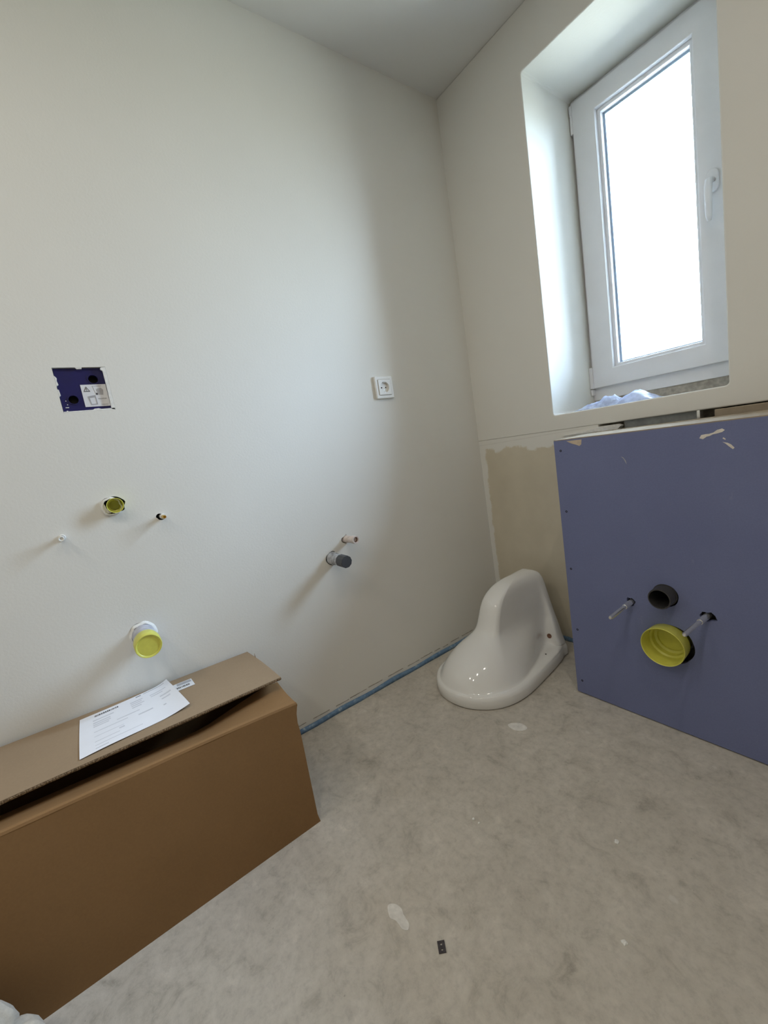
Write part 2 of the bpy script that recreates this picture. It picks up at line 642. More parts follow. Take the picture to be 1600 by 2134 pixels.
# torn plaster edge above the strip, its recess shade drawn as dark dashes
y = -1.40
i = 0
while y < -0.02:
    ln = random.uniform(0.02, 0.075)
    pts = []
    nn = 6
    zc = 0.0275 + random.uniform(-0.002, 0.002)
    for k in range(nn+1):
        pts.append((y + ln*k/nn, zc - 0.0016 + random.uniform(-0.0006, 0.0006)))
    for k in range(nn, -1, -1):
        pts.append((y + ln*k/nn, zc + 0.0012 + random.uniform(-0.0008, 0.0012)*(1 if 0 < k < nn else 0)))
    smear('torn_edge_shade', pts, lambda a, b, w: Vector((w, a, b)), MAT['mortar'], wl, 0.0008)
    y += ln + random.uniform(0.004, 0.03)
fs2 = foam_strip('edge_strip', (0.012, 0.0, 0), (0.545, 0.0, 0), (0, -1, 0), 40, 4.0)
tag(fs2, 'short blue foam strip behind the upturned toilet', 'foam strip')

# ---------------------------------------------------------------- window
WY = 0.300
win = empty('window_1', (0.63, WY, WZ0))
tag(win, 'narrow white plastic window with single bright pane', kind='structure')
OF = plate('outer_frame', rect(WX0, WX1, 0.945, WZ1), [rect(WX0+0.055, WX1-0.055, 1.010, WZ1-0.055)], 0.075,
           lambda a, b, w: Vector((a, WY+0.005+w, b)), MAT['upvc'], win, bevel=0.002)
SX0, SX1, SZ0, SZ1 = 0.384, 0.848, 0.992, 2.026
GX0, GX1, GZ0, GZ1 = 0.4650, 0.7600, 1.060, 1.957
sash = plate('sash', rect(SX0, SX1, SZ0, SZ1), [rect(GX0, GX1, GZ0, GZ1)], 0.070,
             lambda a, b, w: Vector((a, WY-0.014+w, b)), MAT['upvc'], win, bevel=0.003)
plate('glazing_bead', rect(GX0-0.001, GX1+0.001, GZ0-0.001, GZ1+0.001), [rect(GX0+0.012, GX1-0.012, GZ0+0.012, GZ1-0.012)], 0.022,
      lambda a, b, w: Vector((a, WY+0.004+w, b)), MAT['upvc'], sash, bevel=0.003)
plate('gasket', rect(GX0+0.002, GX1-0.002, GZ0+0.002, GZ1-0.002), [rect(GX0+0.0185, GX1-0.0185, GZ0+0.0185, GZ1-0.0185)], 0.003,
      lambda a, b, w: Vector((a, WY+0.0262+w, b)), MAT['gasket'], sash)
box('pane', GX0+0.001, GX1-0.001, WY+0.0295, WY+0.0345, GZ0+0.001, GZ1-0.001, MAT['glass'], win)
# hinges
hg = lathe('hinge', (0.3795, WY-0.010, 1.925), (0, 0, 1), [(0, 0), (0, 0.006), (0.055, 0.006), (0.057, 0.0045), (0.064, 0.0045), (0.064, 0.006), (0.095, 0.006), (0.095, 0)], MAT['upvc'], win, 16)
box('hinge', 0.3725, 0.386, WY-0.020, WY+0.006, 0.992, 1.075, MAT['upvc'], win, 0.002)
box('hinge', 0.3725, 0.381, WY-0.018, WY+0.006, 0.966, 0.988, MAT['upvc'], win, 0.002)
# handle: rosette, neck and hanging lever
hx, hz = 0.800, 1.532
ro = plate('handle', [(hx + 0.0145*math.cos(a) * (1 if True else 1), hz + (0.018 if math.sin(a) > 0 else -0.018) + 0.0145*math.sin(a)) for a in [2*PI*k/32 for k in range(32)]],
           [], 0.010, lambda a, b, w: Vector((a, WY-0.024+w, b)), MAT['upvc'], sash, bevel=0.002)
bm = bmesh.new()
path = [(hx, WY-0.020, hz, 0.0085), (hx, WY-0.040, hz, 0.0085), (hx-0.001, WY-0.052, hz-0.004, 0.010), (hx-0.002, WY-0.056, hz-0.022, 0.0105),
        (hx-0.003, WY-0.056, hz-0.060, 0.0095), (hx-0.003, WY-0.055, hz-0.105, 0.0085), (hx-0.003, WY-0.054, hz-0.118, 0.006)]
rings = []
for k, (a, b, c, r) in enumerate(path):
    nxt = Vector(path[min(k+1, len(path)-1)][:3]) - Vector(path[max(k-1, 0)][:3])
    d, uu, vv = frame_from_axis(nxt) if abs(nxt.normalized().y) < 0.95 else (nxt.normalized(), Vector((1, 0, 0)), Vector((0, 0, 1)))
    ex = Vector((1, 0, 0))
    ey = ex.cross(d).normalized()
    rings.append([bm.verts.new(Vector((a, b, c)) + ex*math.cos(2*PI*j/14)*r + ey*math.sin(2*PI*j/14)*r*0.75) for j in range(14)])
for a, b in zip(rings[:-1], rings[1:]):
    for j in range(14):
        bm.faces.new((a[j], a[(j+1) % 14], b[(j+1) % 14], b[j]))
bm.faces.new(rings[0]); bm.faces.new(rings[-1])
bm_obj('lever', bm, MAT['upvc'], sash, True)
# unfinished mortar gap below the frame
box('mortar_bed', WX0, WX1, WY+0.010, WY+0.080, WZ0-0.001, 0.945, MAT['mortar'], win)

# ---------------------------------------------------------------- installation wall with blue board
iw = empty('installation_wall', (0.9, -DP, 0))
tag(iw, 'low boxed-in wall faced with blue gypsum board below the window', 'board wall')
XPR = 1.62
board_holes = [
    blob(0.735, 0.356, 0.0125, 0.0130, 20, 0.25, 2.2),
    blob(0.9145, 0.3555, 0.0175, 0.0145, 22, 0.30, 5.2),
    blob(0.823, 0.3925, 0.0310, 0.0310, 32, 0.02, 1.2),
    blob(0.8290, 0.2570, 0.0550, 0.0550, 40, 0.02, 3.2),
]
plate('board', rect(XP, XPR, 0.004, HP), board_holes, 0.0125, lambda a, b, w: Vector((a, -DP+w, b)), MAT['board'], iw)
# ledge board lying on top, with a beige edge
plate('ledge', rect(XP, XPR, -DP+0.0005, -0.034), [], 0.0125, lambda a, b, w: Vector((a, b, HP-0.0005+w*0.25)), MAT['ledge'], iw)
plate('side_board', rect(-DP+0.0125, -0.004, 0.004, HP-0.001), [], 0.0125, lambda a, b, w: Vector((XP+0.004+w, a, b)), MAT['board'], iw)
box('cavity_lining', XP+0.03, XPR-0.02, -0.16, -0.15, 0.02, HP-0.01, MAT['mortar'], iw)
for sx in (XP+0.02, 1.10):
    box('stud', sx, sx+0.045, -DP+0.013, -DP+0.063, 0.004, HP-0.002, MAT['galv'], iw)
for (sx, sz) in ((0.567, 0.799), (0.567, 0.613), (0.564, 0.429), (0.566, 0.226), (0.566, 0.048)):
    lathe('screw', (sx, -DP+0.001, sz), (0, -1, 0), [(0, 0), (0, 0.0036), (0.0012, 0.0036), (0.0014, 0.0028), (0.0006, 0)], MAT['hole'], iw, 12)
fb = lambda a, b, w: Vector((a, -DP-w, b))
s1 = smear('plaster_smear', [(0.914, 0.797), (0.921, 0.794), (0.928, 0.799), (0.934, 0.800), (0.940, 0.803), (0.948, 0.804), (0.957, 0.806), (0.962, 0.810), (0.957, 0.814),
      (0.948, 0.812), (0.941, 0.807), (0.933, 0.805), (0.926, 0.805), (0.918, 0.804)], fb, MAT['daub'], iw)
s2 = smear('plaster_smear', [(0.957, 0.784), (0.963, 0.779), (0.968, 0.773), (0.975, 0.766), (0.978, 0.769), (0.972, 0.777), (0.966, 0.781)], fb, MAT['daub'], iw)
smear('plaster_smear', [(0.957, 0.792), (0.962, 0.788), (0.963, 0.790), (0.959, 0.794)], fb, MAT['daub'], iw)
smear('plaster_smear', [(0.738, 0.768), (0.743, 0.766), (0.749, 0.757), (0.751, 0.747), (0.748, 0.753), (0.744, 0.762)], fb, MAT['ink_grey'], iw)
smear('torn_patch', [(0.588, 0.826), (0.598, 0.820), (0.604, 0.817), (0.618, 0.812), (0.626, 0.808), (0.632, 0.812), (0.634, 0.826)], fb, MAT['kraft'], iw)
# pieces in the open chase behind the ledge
box('bearing_plate', 0.612, 0.818, 0.018, 0.022, 0.790, 0.858, MAT['galv'], iw)
box('bracket', 0.818, 0.826, 0.002, 0.030, 0.790, 0.856, MAT['zinc'], iw, 0.001)
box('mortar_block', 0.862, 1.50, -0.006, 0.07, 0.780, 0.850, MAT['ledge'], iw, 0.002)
smear('bright_sliver', [(0.405, 0.0), (0.60, 0.0), (0.612, 0.010), (0.600, 0.016), (0.535, 0.016), (0.53, 0.012)], lambda a, b, w: Vector((a, -0.006+w, 0.8305+b)), MAT['gypsum'], iw, 0.02)  # added white strip, stands in for light reflected off a ridge here

# flush pipe and drain with the yellow cap
fp = empty('flush_pipe', (0.822, -DP, 0.394))
tag(fp, 'open black flush pipe end above the yellow cap in blue board', 'pipe')
lathe('pipe', (0.822, -0.20, 0.3945), (0, -1, 0), [(0, 0.0275), (0.128, 0.0275), (0.130, 0.0265), (0.130, 0.0240), (0.02, 0.0235), (0.02, 0)], MAT['black_plastic'], fp, 40)
lathe('seal_ring', (0.822, -0.283, 0.3945), (0, -1, 0), [(0, 0.0276), (0, 0.0295), (0.012, 0.0295), (0.012, 0.0276)], MAT['black_plastic'], fp, 40)

dp = empty('drain_connector', (0.8235, -DP, 0.26))
tag(dp, 'big yellow cup-shaped cap on drain in blue board', 'pipe cap')
lathe('cap', (0.8225, -0.255, 0.261), (0, -1, 0), [(0.0, 0), (0.0, 0.044), (0.030, 0.046), (0.036, 0.0505), (0.076, 0.0525), (0.0775, 0.0515), (0.076, 0.0500),
      (0.034, 0.0470), (0.030, 0.0430), (0.016, 0.0420), (0.013, 0.0360), (0.008, 0.0350), (0.007, 0)], MAT['yellow_plastic'], dp, 56)
lathe('pipe', (0.8225, -0.14, 0.261), (0, -1, 0), [(0, 0.048), (0.115, 0.048), (0.1155, 0.046), (0.1155, 0.0)], MAT['black_plastic'], dp, 40)

for (a, ex, lab) in ((0.7345, 0.7365, 'slim steel mounting bolt in blue board, nearer the upturned toilet'),
                     (0.9145, 0.9050, 'shiny steel mounting bolt in blue board touching the yellow cap')):
    rb = empty('mounting_bolt', (a, -DP, 0.355))
    tag(rb, lab, 'bolt', 'toilet mounting bolts')
    st = Vector((a, -0.24, 0.3555))
    en = Vector((ex, -0.417, 0.3545))
    ax = (en-st)
    L = ax.length
    lathe('rod', st, ax, [(0, 0), (0, 0.0055), (L-0.004, 0.0055), (L, 0.0035), (L, 0)], MAT['zinc'], rb, 20)
    lathe('sleeve', st, ax, [(0, 0.0056), (0, 0.0075), (0.088, 0.0075), (0.092, 0.0066), (0.092, 0.0056)], MAT['zinc'], rb, 20)

# ---------------------------------------------------------------- upturned toilet
TC = Vector((0.270, -0.095, 0.0))


def lev(z, wb, t, p3, p4, p5, p6, p7, f, b=0.0):
    return (z, [(0, b), (wb-0.010, b), (wb, b+0.003), (wb, b+t), p3, p4, p5, p6, p7, (0, f)])


levels = [
    # height, half width of the back plate, plate thickness, outline points (half width, distance from the back) round to the front
    lev(0.000, .126, .026, (.138, .070), (.153, .173), (.168, .330), (.144, .428), (.080, .490), .510, .002),
    lev(0.006, .130, .027, (.142, .072), (.158, .173), (.173, .330), (.148, .431), (.082, .496), .516),
    lev(0.030, .129, .027, (.141, .072), (.157, .173), (.172, .330), (.147, .430), (.081, .495), .515),
    lev(0.040, .126, .027, (.137, .072), (.153, .173), (.168, .328), (.144, .427), (.080, .492), .512),
    lev(0.045, .123, .027, (.130, .072), (.145, .173), (.161, .325), (.139, .422), (.077, .488), .508),
    lev(0.048, .122, .036, (.086, .072), (.120, .174), (.153, .321), (.135, .416), (.075, .484), .505),
    lev(0.056, .120, .040, (.070, .064), (.118, .190), (.146, .316), (.130, .408), (.073, .479), .500),
    lev(0.080, .112, .041, (.066, .061), (.109, .190), (.132, .306), (.121, .393), (.069, .463), .485),
    lev(0.110, .104, .037, (.064, .057), (.094, .186), (.110, .296), (.105, .368), (.062, .432), .454),
    lev(0.135, .097, .032, (.063, .053), (.074, .180), (.086, .288), (.085, .342), (.053, .392), .411),
    lev(0.155, .091, .027, (.063, .048), (.059, .170), (.066, .280), (.066, .319), (.044, .352), .366),
    lev(0.172, .086, .026, (.062, .049), (.053, .160), (.055, .271), (.054, .302), (.037, .324), .334),
    lev(0.190, .081, .026, (.061, .050), (.050, .155), (.050, .263), (.049, .291), (.034, .307), .315),
    lev(0.220, .073, .026, (.060, .052), (.048, .148), (.047, .252), (.046, .278), (.032, .293), .300),
    lev(0.255, .064, .026, (.056, .054), (.046, .140), (.045, .238), (.044, .263), (.031, .278), .285),
    lev(0.285, .056, .026, (.051, .054), (.044, .130), (.043, .219), (.041, .242), (.029, .256), .263),
    lev(0.305, .049, .026, (.046, .052), (.041, .118), (.039, .194), (.037, .214), (.026, .228), .234, .002),
    lev(0.320, .039, .026, (.037, .050), (.034, .102), (.032, .164), (.030, .181), (.021, .193), .198, .006),
    lev(0.329, .025, .022, (.025, .050), (.023, .085), (.022, .130), (.020, .142), (.014, .150), .154, .016),
    lev(0.332, .013, .012, (.011, .055), (.010, .075), (.010, .100), (.009, .106), (.006, .110), .112, .034),
]


def catmull(p0, p1, p2, p3, t):
    return tuple(0.5*((2*b) + (-a+c)*t + (2*a-5*b+4*c-d)*t*t + (-a+3*b-3*c+d)*t*t*t) for a, b, c, d in zip(p0, p1, p2, p3))


def resample_half(pts, per):
    n = len(pts)
    out = []
    for k in range(n-1):
        p1, p2 = pts[k], pts[k+1]
        p0 = pts[k-1] if k > 0 else (-pts[1][0], pts[1][1])
        p3 = pts[k+2] if k+2 < n else (-pts[-2][0], pts[-2][1])
        m = per
        for j in range(m):
            if k in (0, 1):
                t = j/m
                out.append((p1[0]+(p2[0]-p1[0])*t, p1[1]+(p2[1]-p1[1])*t))
            else:
                out.append(catmull(p0, p1, p2, p3, j/m))
    out.append(pts[-1])
    return out


halves = [[(*p, z) for p in resample_half(pts, 6)] for z, pts in levels]
# smooth between levels
rows = []
nl = len(halves)
for k in range(nl-1):
    steps = 1 if k < 2 else 3
    for j in range(steps):
        t = j/steps
        row = []
        for q in range(len(halves[0])):
            p1, p2 = halves[k][q], halves[k+1][q]
            p0 = halves[max(k-1, 0)][q]
            p3 = halves[min(k+2, nl-1)][q]
            if steps == 1:
                row.append(tuple(a+(b-a)*t for a, b in zip(p1, p2)))
            else:
                # centripetal-like: scale tangents by level spacing
                h = p2[2]-p1[2]
                def tan(a, b, c):
                    dz = c[2]-a[2]
                    return tuple((cc-aa)/dz*h for aa, cc in zip(a, c))
                m1 = tan(p0, p1, p2)
                m2 = tan(p1, p2, p3)
                h00 = 2*t**3-3*t*t+1; h10 = t**3-2*t*t+t; h01 = -2*t**3+3*t*t; h11 = t**3-t*t
                row.append(tuple(h00*a+h10*ma+h01*b+h11*mb for a, ma, b, mb in zip(p1, m1, p2, m2)))
        rows.append(row)
rows.append(halves[-1])

bm = bmesh.new()
rings = []
for row in rows:
    right = row
    left = [(-x, y, z) for (x, y, z) in reversed(row[1:-1])]
    ring = [bm.verts.new(TC + Vector((x, -yy, z))) for (x, yy, z) in right + left]
    rings.append(ring)
for a, b in zip(rings[:-1], rings[1:]):
    m = len(a)
    for j in range(m):
        bm.faces.new((a[j], a[(j+1) % m], b[(j+1) % m], b[j]))
bm.faces.new(rings[0])
bm.faces.new(list(reversed(rings[-1])))
toilet = empty('toilet_bowl', tuple(TC))
tag(toilet, 'glossy white wall-hung toilet bowl standing upside down on floor in corner', 'toilet')
bmesh.ops.recalc_face_normals(bm, faces=bm.faces)
from mathutils.bvhtree import BVHTree
tree = BVHTree.FromBMesh(bm)
tb = bm_obj('bowl', bm, MAT['porcelain'], toilet, True)
for s in (1, -1):
    loc, nrm, _, _ = tree.ray_cast(Vector((TC.x+s*0.084, TC.y-0.080, 0.080)), Vector((0, 1, 0)))
    lathe('bolt_hole', loc, nrm, [(-0.004, 0), (-0.004, 0.0090), (0.0016, 0.0090), (0.0012, 0.0075), (0.0008, 0)], MAT['copper_in'], toilet, 20)
    loc, nrm, _, _ = tree.ray_cast(Vector((TC.x+s*0.114, TC.y-0.122, 0.2)), Vector((0, 0, -1)))
    lathe('seat_hole', loc, nrm, [(-0.003, 0), (-0.003, 0.003), (0.0006, 0.003), (0.0004, 0.002), (0.0004, 0)], MAT['hole'], toilet, 12)

# ---------------------------------------------------------------- fittings on the left wall
def vx(t=0.0):
    return lambda a, b, w: Vector((t+w, a, b))


# blue control box sunk in the wall
cb = empty('control_box', (0, -1.402, 1.149))
tag(cb, 'square dark blue protective box with warning sticker sunk in pipe wall', 'wall box')
plate('cover', rect(-1.4555, -1.3490, 1.0970, 1.2015), [blob(-1.4300, 1.1270, 0.0105, 0.0105, 24), blob(-1.3795, 1.1745, 0.0105, 0.0105, 24)],
      0.004, lambda a, b, w: Vector((-0.008-w, a, b)), MAT['royal'], cb)
box('box_bottom', -0.11, -0.045, -1.4555, -1.3490, 1.0970, 1.2015, MAT['black_plastic'], cb)
for (a, b) in ((-1.4300, 1.1270), (-1.3795, 1.1745)):
    lathe('hole_rim', (-0.0078, a, b), (1, 0, 0), [(-0.012, 0.0102), (0.0012, 0.0102), (0.0012, 0.0122), (-0.0002, 0.0122)], MAT['royal'], cb, 24)
plate('plaster_edge', [(-1.3560, 1.0985), (-1.3482, 1.0965), (-1.3482, 1.2020), (-1.3580, 1.2012), (-1.3600, 1.1970), (-1.3555, 1.1930), (-1.3550, 1.15)],
      [], 0.0085, lambda a, b, w: Vector((-0.0085+w, a, b)), MAT['gypsum'], cb)
plate('plaster_edge', [(-1.4560, 1.0962), (-1.3490, 1.0962), (-1.3490, 1.1005), (-1.378, 1.1000), (-1.383, 1.1020), (-1.392, 1.1015), (-1.396, 1.0992), (-1.456, 1.0985)],
      [], 0.0085, lambda a, b, w: Vector((-0.0085+w, a, b)), MAT['gypsum'], cb)
plate('plaster_edge', [(-1.4110, 1.2022), (-1.3970, 1.2022), (-1.3985, 1.1990), (-1.4080, 1.1985)], [], 0.0085, lambda a, b, w: Vector((-0.0085+w, a, b)), MAT['gypsum'], cb)
plate('plaster_edge', [(-1.4562, 1.160), (-1.4520, 1.163), (-1.4535, 1.172), (-1.4522, 1.178), (-1.4562, 1.184)], [], 0.0085, lambda a, b, w: Vector((-0.0085+w, a, b)), MAT['gypsum'], cb)
plate('plaster_edge', [(-1.4562, 1.135), (-1.4530, 1.138), (-1.4540, 1.150), (-1.4562, 1.152)], [], 0.0085, lambda a, b, w: Vector((-0.0085+w, a, b)), MAT['gypsum'], cb)
for (a, b, ln) in ((-1.4500, 1.1082, 0.007), (-1.4495, 1.1000, 0.003), (-1.4455, 1.1148, 0.002), (-1.4470, 1.1240, 0.002)):
    smear('plaster_edge', rect(a, a+ln, b, b+0.0016), vx(-0.0079), MAT['gypsum'], cb, 0.0008)
st = plate('sticker', rect(-1.4095, -1.3562, 1.1078, 1.1618), [], 0.0006, vx(-0.0078), MAT['sticker'], cb)
sx = vx(-0.0070)
def tri(c, r):
    return [(c[0], c[1]+r), (c[0]-r*0.95, c[1]-r*0.72), (c[0]+r*0.95, c[1]-r*0.72)]
plate('warning_triangle', tri((-1.3985, 1.1500), 0.0072), [tri((-1.3985, 1.1499), 0.0052)], 0.0003, sx, MAT['ink'], st)
plate('warning_triangle', rect(-1.3990, -1.3980, 1.1482, 1.1530), [], 0.0003, sx, MAT['ink'], st)
plate('warning_triangle', rect(-1.3990, -1.3980, 1.1464, 1.1474), [], 0.0003, sx, MAT['ink'], st)
# drawings on the sticker: tipped box and square box
plate('drawing', [(-1.3755, 1.1370), (-1.3660, 1.1360), (-1.3640, 1.1480), (-1.3680, 1.1530), (-1.3765, 1.1515), (-1.3785, 1.1480)], [], 0.0003, sx, MAT['ink_grey'], st)
plate('drawing', blob(-1.3792, 1.1385, 0.0022, 0.0025, 14), [], 0.0003, vx(-0.0069), MAT['ink'], st)
plate('drawing', [(-1.3845, 1.1575), (-1.3660, 1.1578), (-1.3660, 1.1584), (-1.3852, 1.1583), (-1.3815, 1.1400), (-1.3808, 1.1400)], [], 0.0003, sx, MAT['ink_grey'], st)
plate('drawing', [(-1.4000, 1.1330), (-1.3830, 1.1360), (-1.3820, 1.1125), (-1.3960, 1.1120)], [[(-1.3965, 1.1295), (-1.3845, 1.1305), (-1.3840, 1.1145), (-1.3945, 1.1140)]], 0.0003, sx, MAT['ink_grey'], st)
plate('drawing', rect(-1.3785, -1.3610, 1.1258, 1.1275), [], 0.0003, sx, MAT['ink_grey'], st)
plate('drawing', rect(-1.3740, -1.3600, 1.1118, 1.1127), [], 0.0003, sx, MAT['ink_grey'], st)

# water inlet with yellow plug
ip = empty('water_inlet', (0, -1.402, 0.857))
tag(ip, 'small yellow plug in torn white sleeve below the blue box', 'pipe plug')
lathe('sleeve', (-0.03, -1.4095, 0.8550), (1, 0, 0), [(0, 0.0185), (0.0, 0.0225), (0.034, 0.0235), (0.037, 0.0215), (0.037, 0.0190), (0.005, 0.0185)], MAT['gypsum'], ip, 36, wobble=0.15)
lathe('plug', (-0.02, -1.4025, 0.8565), (1, 0, 0), [(0, 0), (0, 0.0175), (0.043, 0.0190), (0.0445, 0.0183), (0.043, 0.0172), (0.022, 0.0165), (0.020, 0.0125), (0.008, 0.0115), (0.006, 0)], MAT['yellow_plastic'], ip, 40)
plate('torn_plaster', [(-1.4335, .868), (-1.4285, .872), (-1.4240, .863), (-1.4215, .852), (-1.4140, .8435), (-1.4060, .8400), (-1.4180, .8390), (-1.4300, .8415), (-1.4345, .852)], [], 0.004, vx(0.0), MAT['gypsum'], ip)
# brass nipple
nb = empty('brass_nipple', (0, -1.302, 0.804))
tag(nb, 'tiny brass tipped nipple in chipped hole beside the yellow plug', 'nipple')
lathe('sleeve', (-0.02, -1.3015, 0.8045), (1, 0, 0), [(0, 0.0052), (0, 0.0072), (0.030, 0.0066), (0.034, 0.0055), (0.034, 0.0045)], MAT['white_plastic'], nb, 20)
lathe('tip', (0.0, -1.3015, 0.8043), (1, 0, 0), [(0, 0.0046), (0.036, 0.0046), (0.038, 0.0036), (0.034, 0.0022), (0.030, 0)], MAT['brass'], nb, 18)
# white plastic wall plug
wp = empty('wall_plug', (0, -1.527, 0.800))
tag(wp, 'small white plastic tube sticking out of pipe wall', 'wall plug')
lathe('tube', (-0.02, -1.5250, 0.8010), (1, 0, 0), [(0, 0.0058), (0.046, 0.0056), (0.050, 0.0060), (0.052, 0.0050), (0.0505, 0.0036), (0.049, 0.003), (0.049, 0)], MAT['white_plastic'], wp, 20)
lathe('collar', (-0.002, -1.5245, 0.8015), (1, 0, 0), [(0, 0.0058), (0, 0.0078), (0.006, 0.0074), (0.007, 0.0058)], MAT['white_plastic'], wp, 20)
# urinal waste pipe
ud = empty('waste_pipe', (0, -1.4125, 0.505))
tag(ud, 'pale grey waste pipe with round yellow end cap above the cardboard box', 'pipe')
lathe('pipe', (-0.08, -1.4125, 0.505), (1, 0, 0), [(0, 0), (0, 0.0275), (0.155, 0.0275), (0.155, 0)], MAT['pale_pipe'], ud, 40)
lathe('plaster_collar', (-0.004, -1.4125, 0.505), (1, 0, 0), [(0, 0.0280), (0, 0.0345), (0.005, 0.0335), (0.009, 0.0295), (0.010, 0.0276)], MAT['gypsum'], ud, 36, wobble=0.08)
lathe('cap', (0.066, -1.4125, 0.505), (1, 0, 0), [(0, 0.0276), (0, 0.0292), (0.010, 0.0298), (0.012, 0.0306), (0.044, 0.0302), (0.048, 0.0285), (0.047, 0.0262), (0.045, 0.0245), (0.045, 0)], MAT['yellow_plastic'], ud, 48)
# basin waste with black cap
bw = empty('basin_waste', (0, -0.818, 0.545))
tag(bw, 'grey plaster-smeared pipe stub with black faceted cap in pipe wall', 'pipe')
bd = Vector((0.088, 0.004, -0.003))
lathe('pipe', Vector((0, -0.819, 0.546)) - bd*0.6, bd, [(0, 0), (0, 0.0190), (0.125, 0.0188), (0.125, 0)], MAT['foil_pipe'], bw, 32)
lathe('collar', Vector((-0.002, -0.819, 0.546)), bd, [(0, 0.0192), (0, 0.0222), (0.010, 0.0222), (0.014, 0.0210), (0.026, 0.0206), (0.027, 0.0192)], MAT['foil_pipe'], bw, 32, wobble=0.05)
lathe('cap', Vector((0, -0.819, 0.546)) + bd*0.62, bd, [(0, 0.0192), (0.0, 0.0212), (0.0350, 0.0212), (0.0365, 0.0204), (0.0365, 0)], MAT['grey_cap'], bw, 10, smooth=False)
# cold water stub
cs = empty('water_stub', (0, -0.752, 0.596))
tag(cs, 'pinkish white water pipe stub with open brown end above the black cap', 'pipe')
lathe('stub', (-0.03, -0.7520, 0.5965), (1, 0.06, 0.02), [(0, 0), (0, 0.0128), (0.044, 0.0128), (0.046, 0.0115), (0.052, 0.0115), (0.054, 0.0128), (0.062, 0.0128), (0.064, 0.0118), (0.068, 0.0118), (0.070, 0.0138),
      (0.088, 0.0138), (0.089, 0.0128), (0.0885, 0.0095), (0.080, 0.0090), (0.080, 0)], MAT['pink_plastic'], cs, 28)
lathe('bore', (0.046, -0.7473, 0.5980), (1, 0.06, 0.02), [(0, 0), (0, 0.0086), (0.008, 0.0086), (0.0085, 0.0076), (0.003, 0.0070), (0.002, 0)], MAT['copper_in'], cs, 20)
plate('chipped_plaster', blob(-0.7495, 0.6110, 0.0022, 0.0040, 12, 0.3, 3.0), [], 0.0006, vx(0.0), MAT['mortar'], cs)

# wall socket
sk = empty('wall_socket', (0, -0.4855, 1.1115))
tag(sk, 'white square wall socket with round recess on pipe wall', 'socket')
SY, SZ = -0.4855, 1.1115
def rrect(cu, cv, hw, hh, r, n=5):
    out = []
    for (su, sv, a0) in ((1, 1, 0), (-1, 1, PI/2), (-1, -1, PI), (1, -1, 1.5*PI)):
        for k in range(n+1):
            a = a0 + PI/2*k/n
            out.append((cu+su*(hw-r)+r*math.cos(a), cv+sv*(hh-r)+r*math.sin(a)))
    return out
plate('frame', rrect(SY, SZ, 0.0405, 0.0405, 0.005), [rrect(SY, SZ, 0.0278, 0.0278, 0.001)], 0.010, vx(0.0), MAT['white_plastic'], sk, bevel=0.003)
ins = plate('face_plate', rrect(SY, SZ, 0.0275, 0.0275, 0.0015), [blob(SY, SZ, 0.0195, 0.0195, 40)], 0.0125, vx(0.0), MAT['white_plastic'], sk, bevel=0.0008)
lathe('recess', (0.012, SY, SZ), (-1, 0, 0), [(0, 0.0196), (0.008, 0.0190), (0.0082, 0)], MAT['white_plastic'], ins, 40)
for s in (-1, 1):
    lathe('contact_hole', (0.0037, SY+s*0.0095, SZ-0.0005), (1, 0, 0), [(-0.0005, 0), (-0.0005, 0.0026), (0.0008, 0.0026), (0.0007, 0)], MAT['hole'], ins, 14)
    box('earth_clip', 0.0035, 0.0125, SY-0.002, SY+0.002, SZ+s*0.0185-0.0012, SZ+s*0.0185+0.0012, MAT['zinc'], ins)
lathe('screw', (0.0037, SY, SZ-0.009), (1, 0, 0), [(-0.0005, 0), (-0.0005, 0.0022), (0.0010, 0.0022), (0.0010, 0)], MAT['zinc'], ins, 14)

# ---------------------------------------------------------------- cardboard box
BX0, BX1, BY0, BY1 = 0.014, 0.3555, -1.98, -1.166
T = 0.006
def fold_z(y):
    t = (BY1-y)/0.53
    return 0.323 + 0.036*min(max(t, 0), 1.3)**0.8
def back_z(y):
    return 0.349 + 0.014*(BY1-y)/0.57

cbx = empty('cardboard_box', (0.18, -1.5, 0))
tag(cbx, 'long brown cardboard box with loose top flap against the pipe wall', 'cardboard box')


def sheet(name, grid, thick, mat, parent, nrm=None, smooth=True):
    """grid[i][j] points -> sheet solid with thickness along nrm"""
    bm = bmesh.new()
    n, m = len(grid), len(grid[0])
    nv = Vector(nrm)
    A = [[bm.verts.new(p) for p in r] for r in grid]
    B = [[bm.verts.new(Vector(p)+nv*thick) for p in r] for r in grid]
    for i in range(n-1):
        for j in range(m-1):
            bm.faces.new((A[i][j], A[i][j+1], A[i+1][j+1], A[i+1][j]))
            bm.faces.new((B[i][j], B[i+1][j], B[i+1][j+1], B[i][j+1]))
    for i in range(n-1):
        bm.faces.new((A[i][0], A[i+1][0], B[i+1][0], B[i][0]))
        bm.faces.new((A[i][m-1], B[i][m-1], B[i+1][m-1], A[i+1][m-1]))
    for j in range(m-1):
        bm.faces.new((A[0][j], B[0][j], B[0][j+1], A[0][j+1]))
        bm.faces.new((A[n-1][j], A[n-1][j+1], B[n-1][j+1], B[n-1][j]))
    bmesh.ops.recalc_face_normals(bm, faces=bm.faces)
    for e in bm.edges:
        if len(e.link_faces) == 2 and e.calc_face_angle() > 0.7:
            e.smooth = False
    return bm_obj(name, bm, mat, parent, smooth, recalc=False)


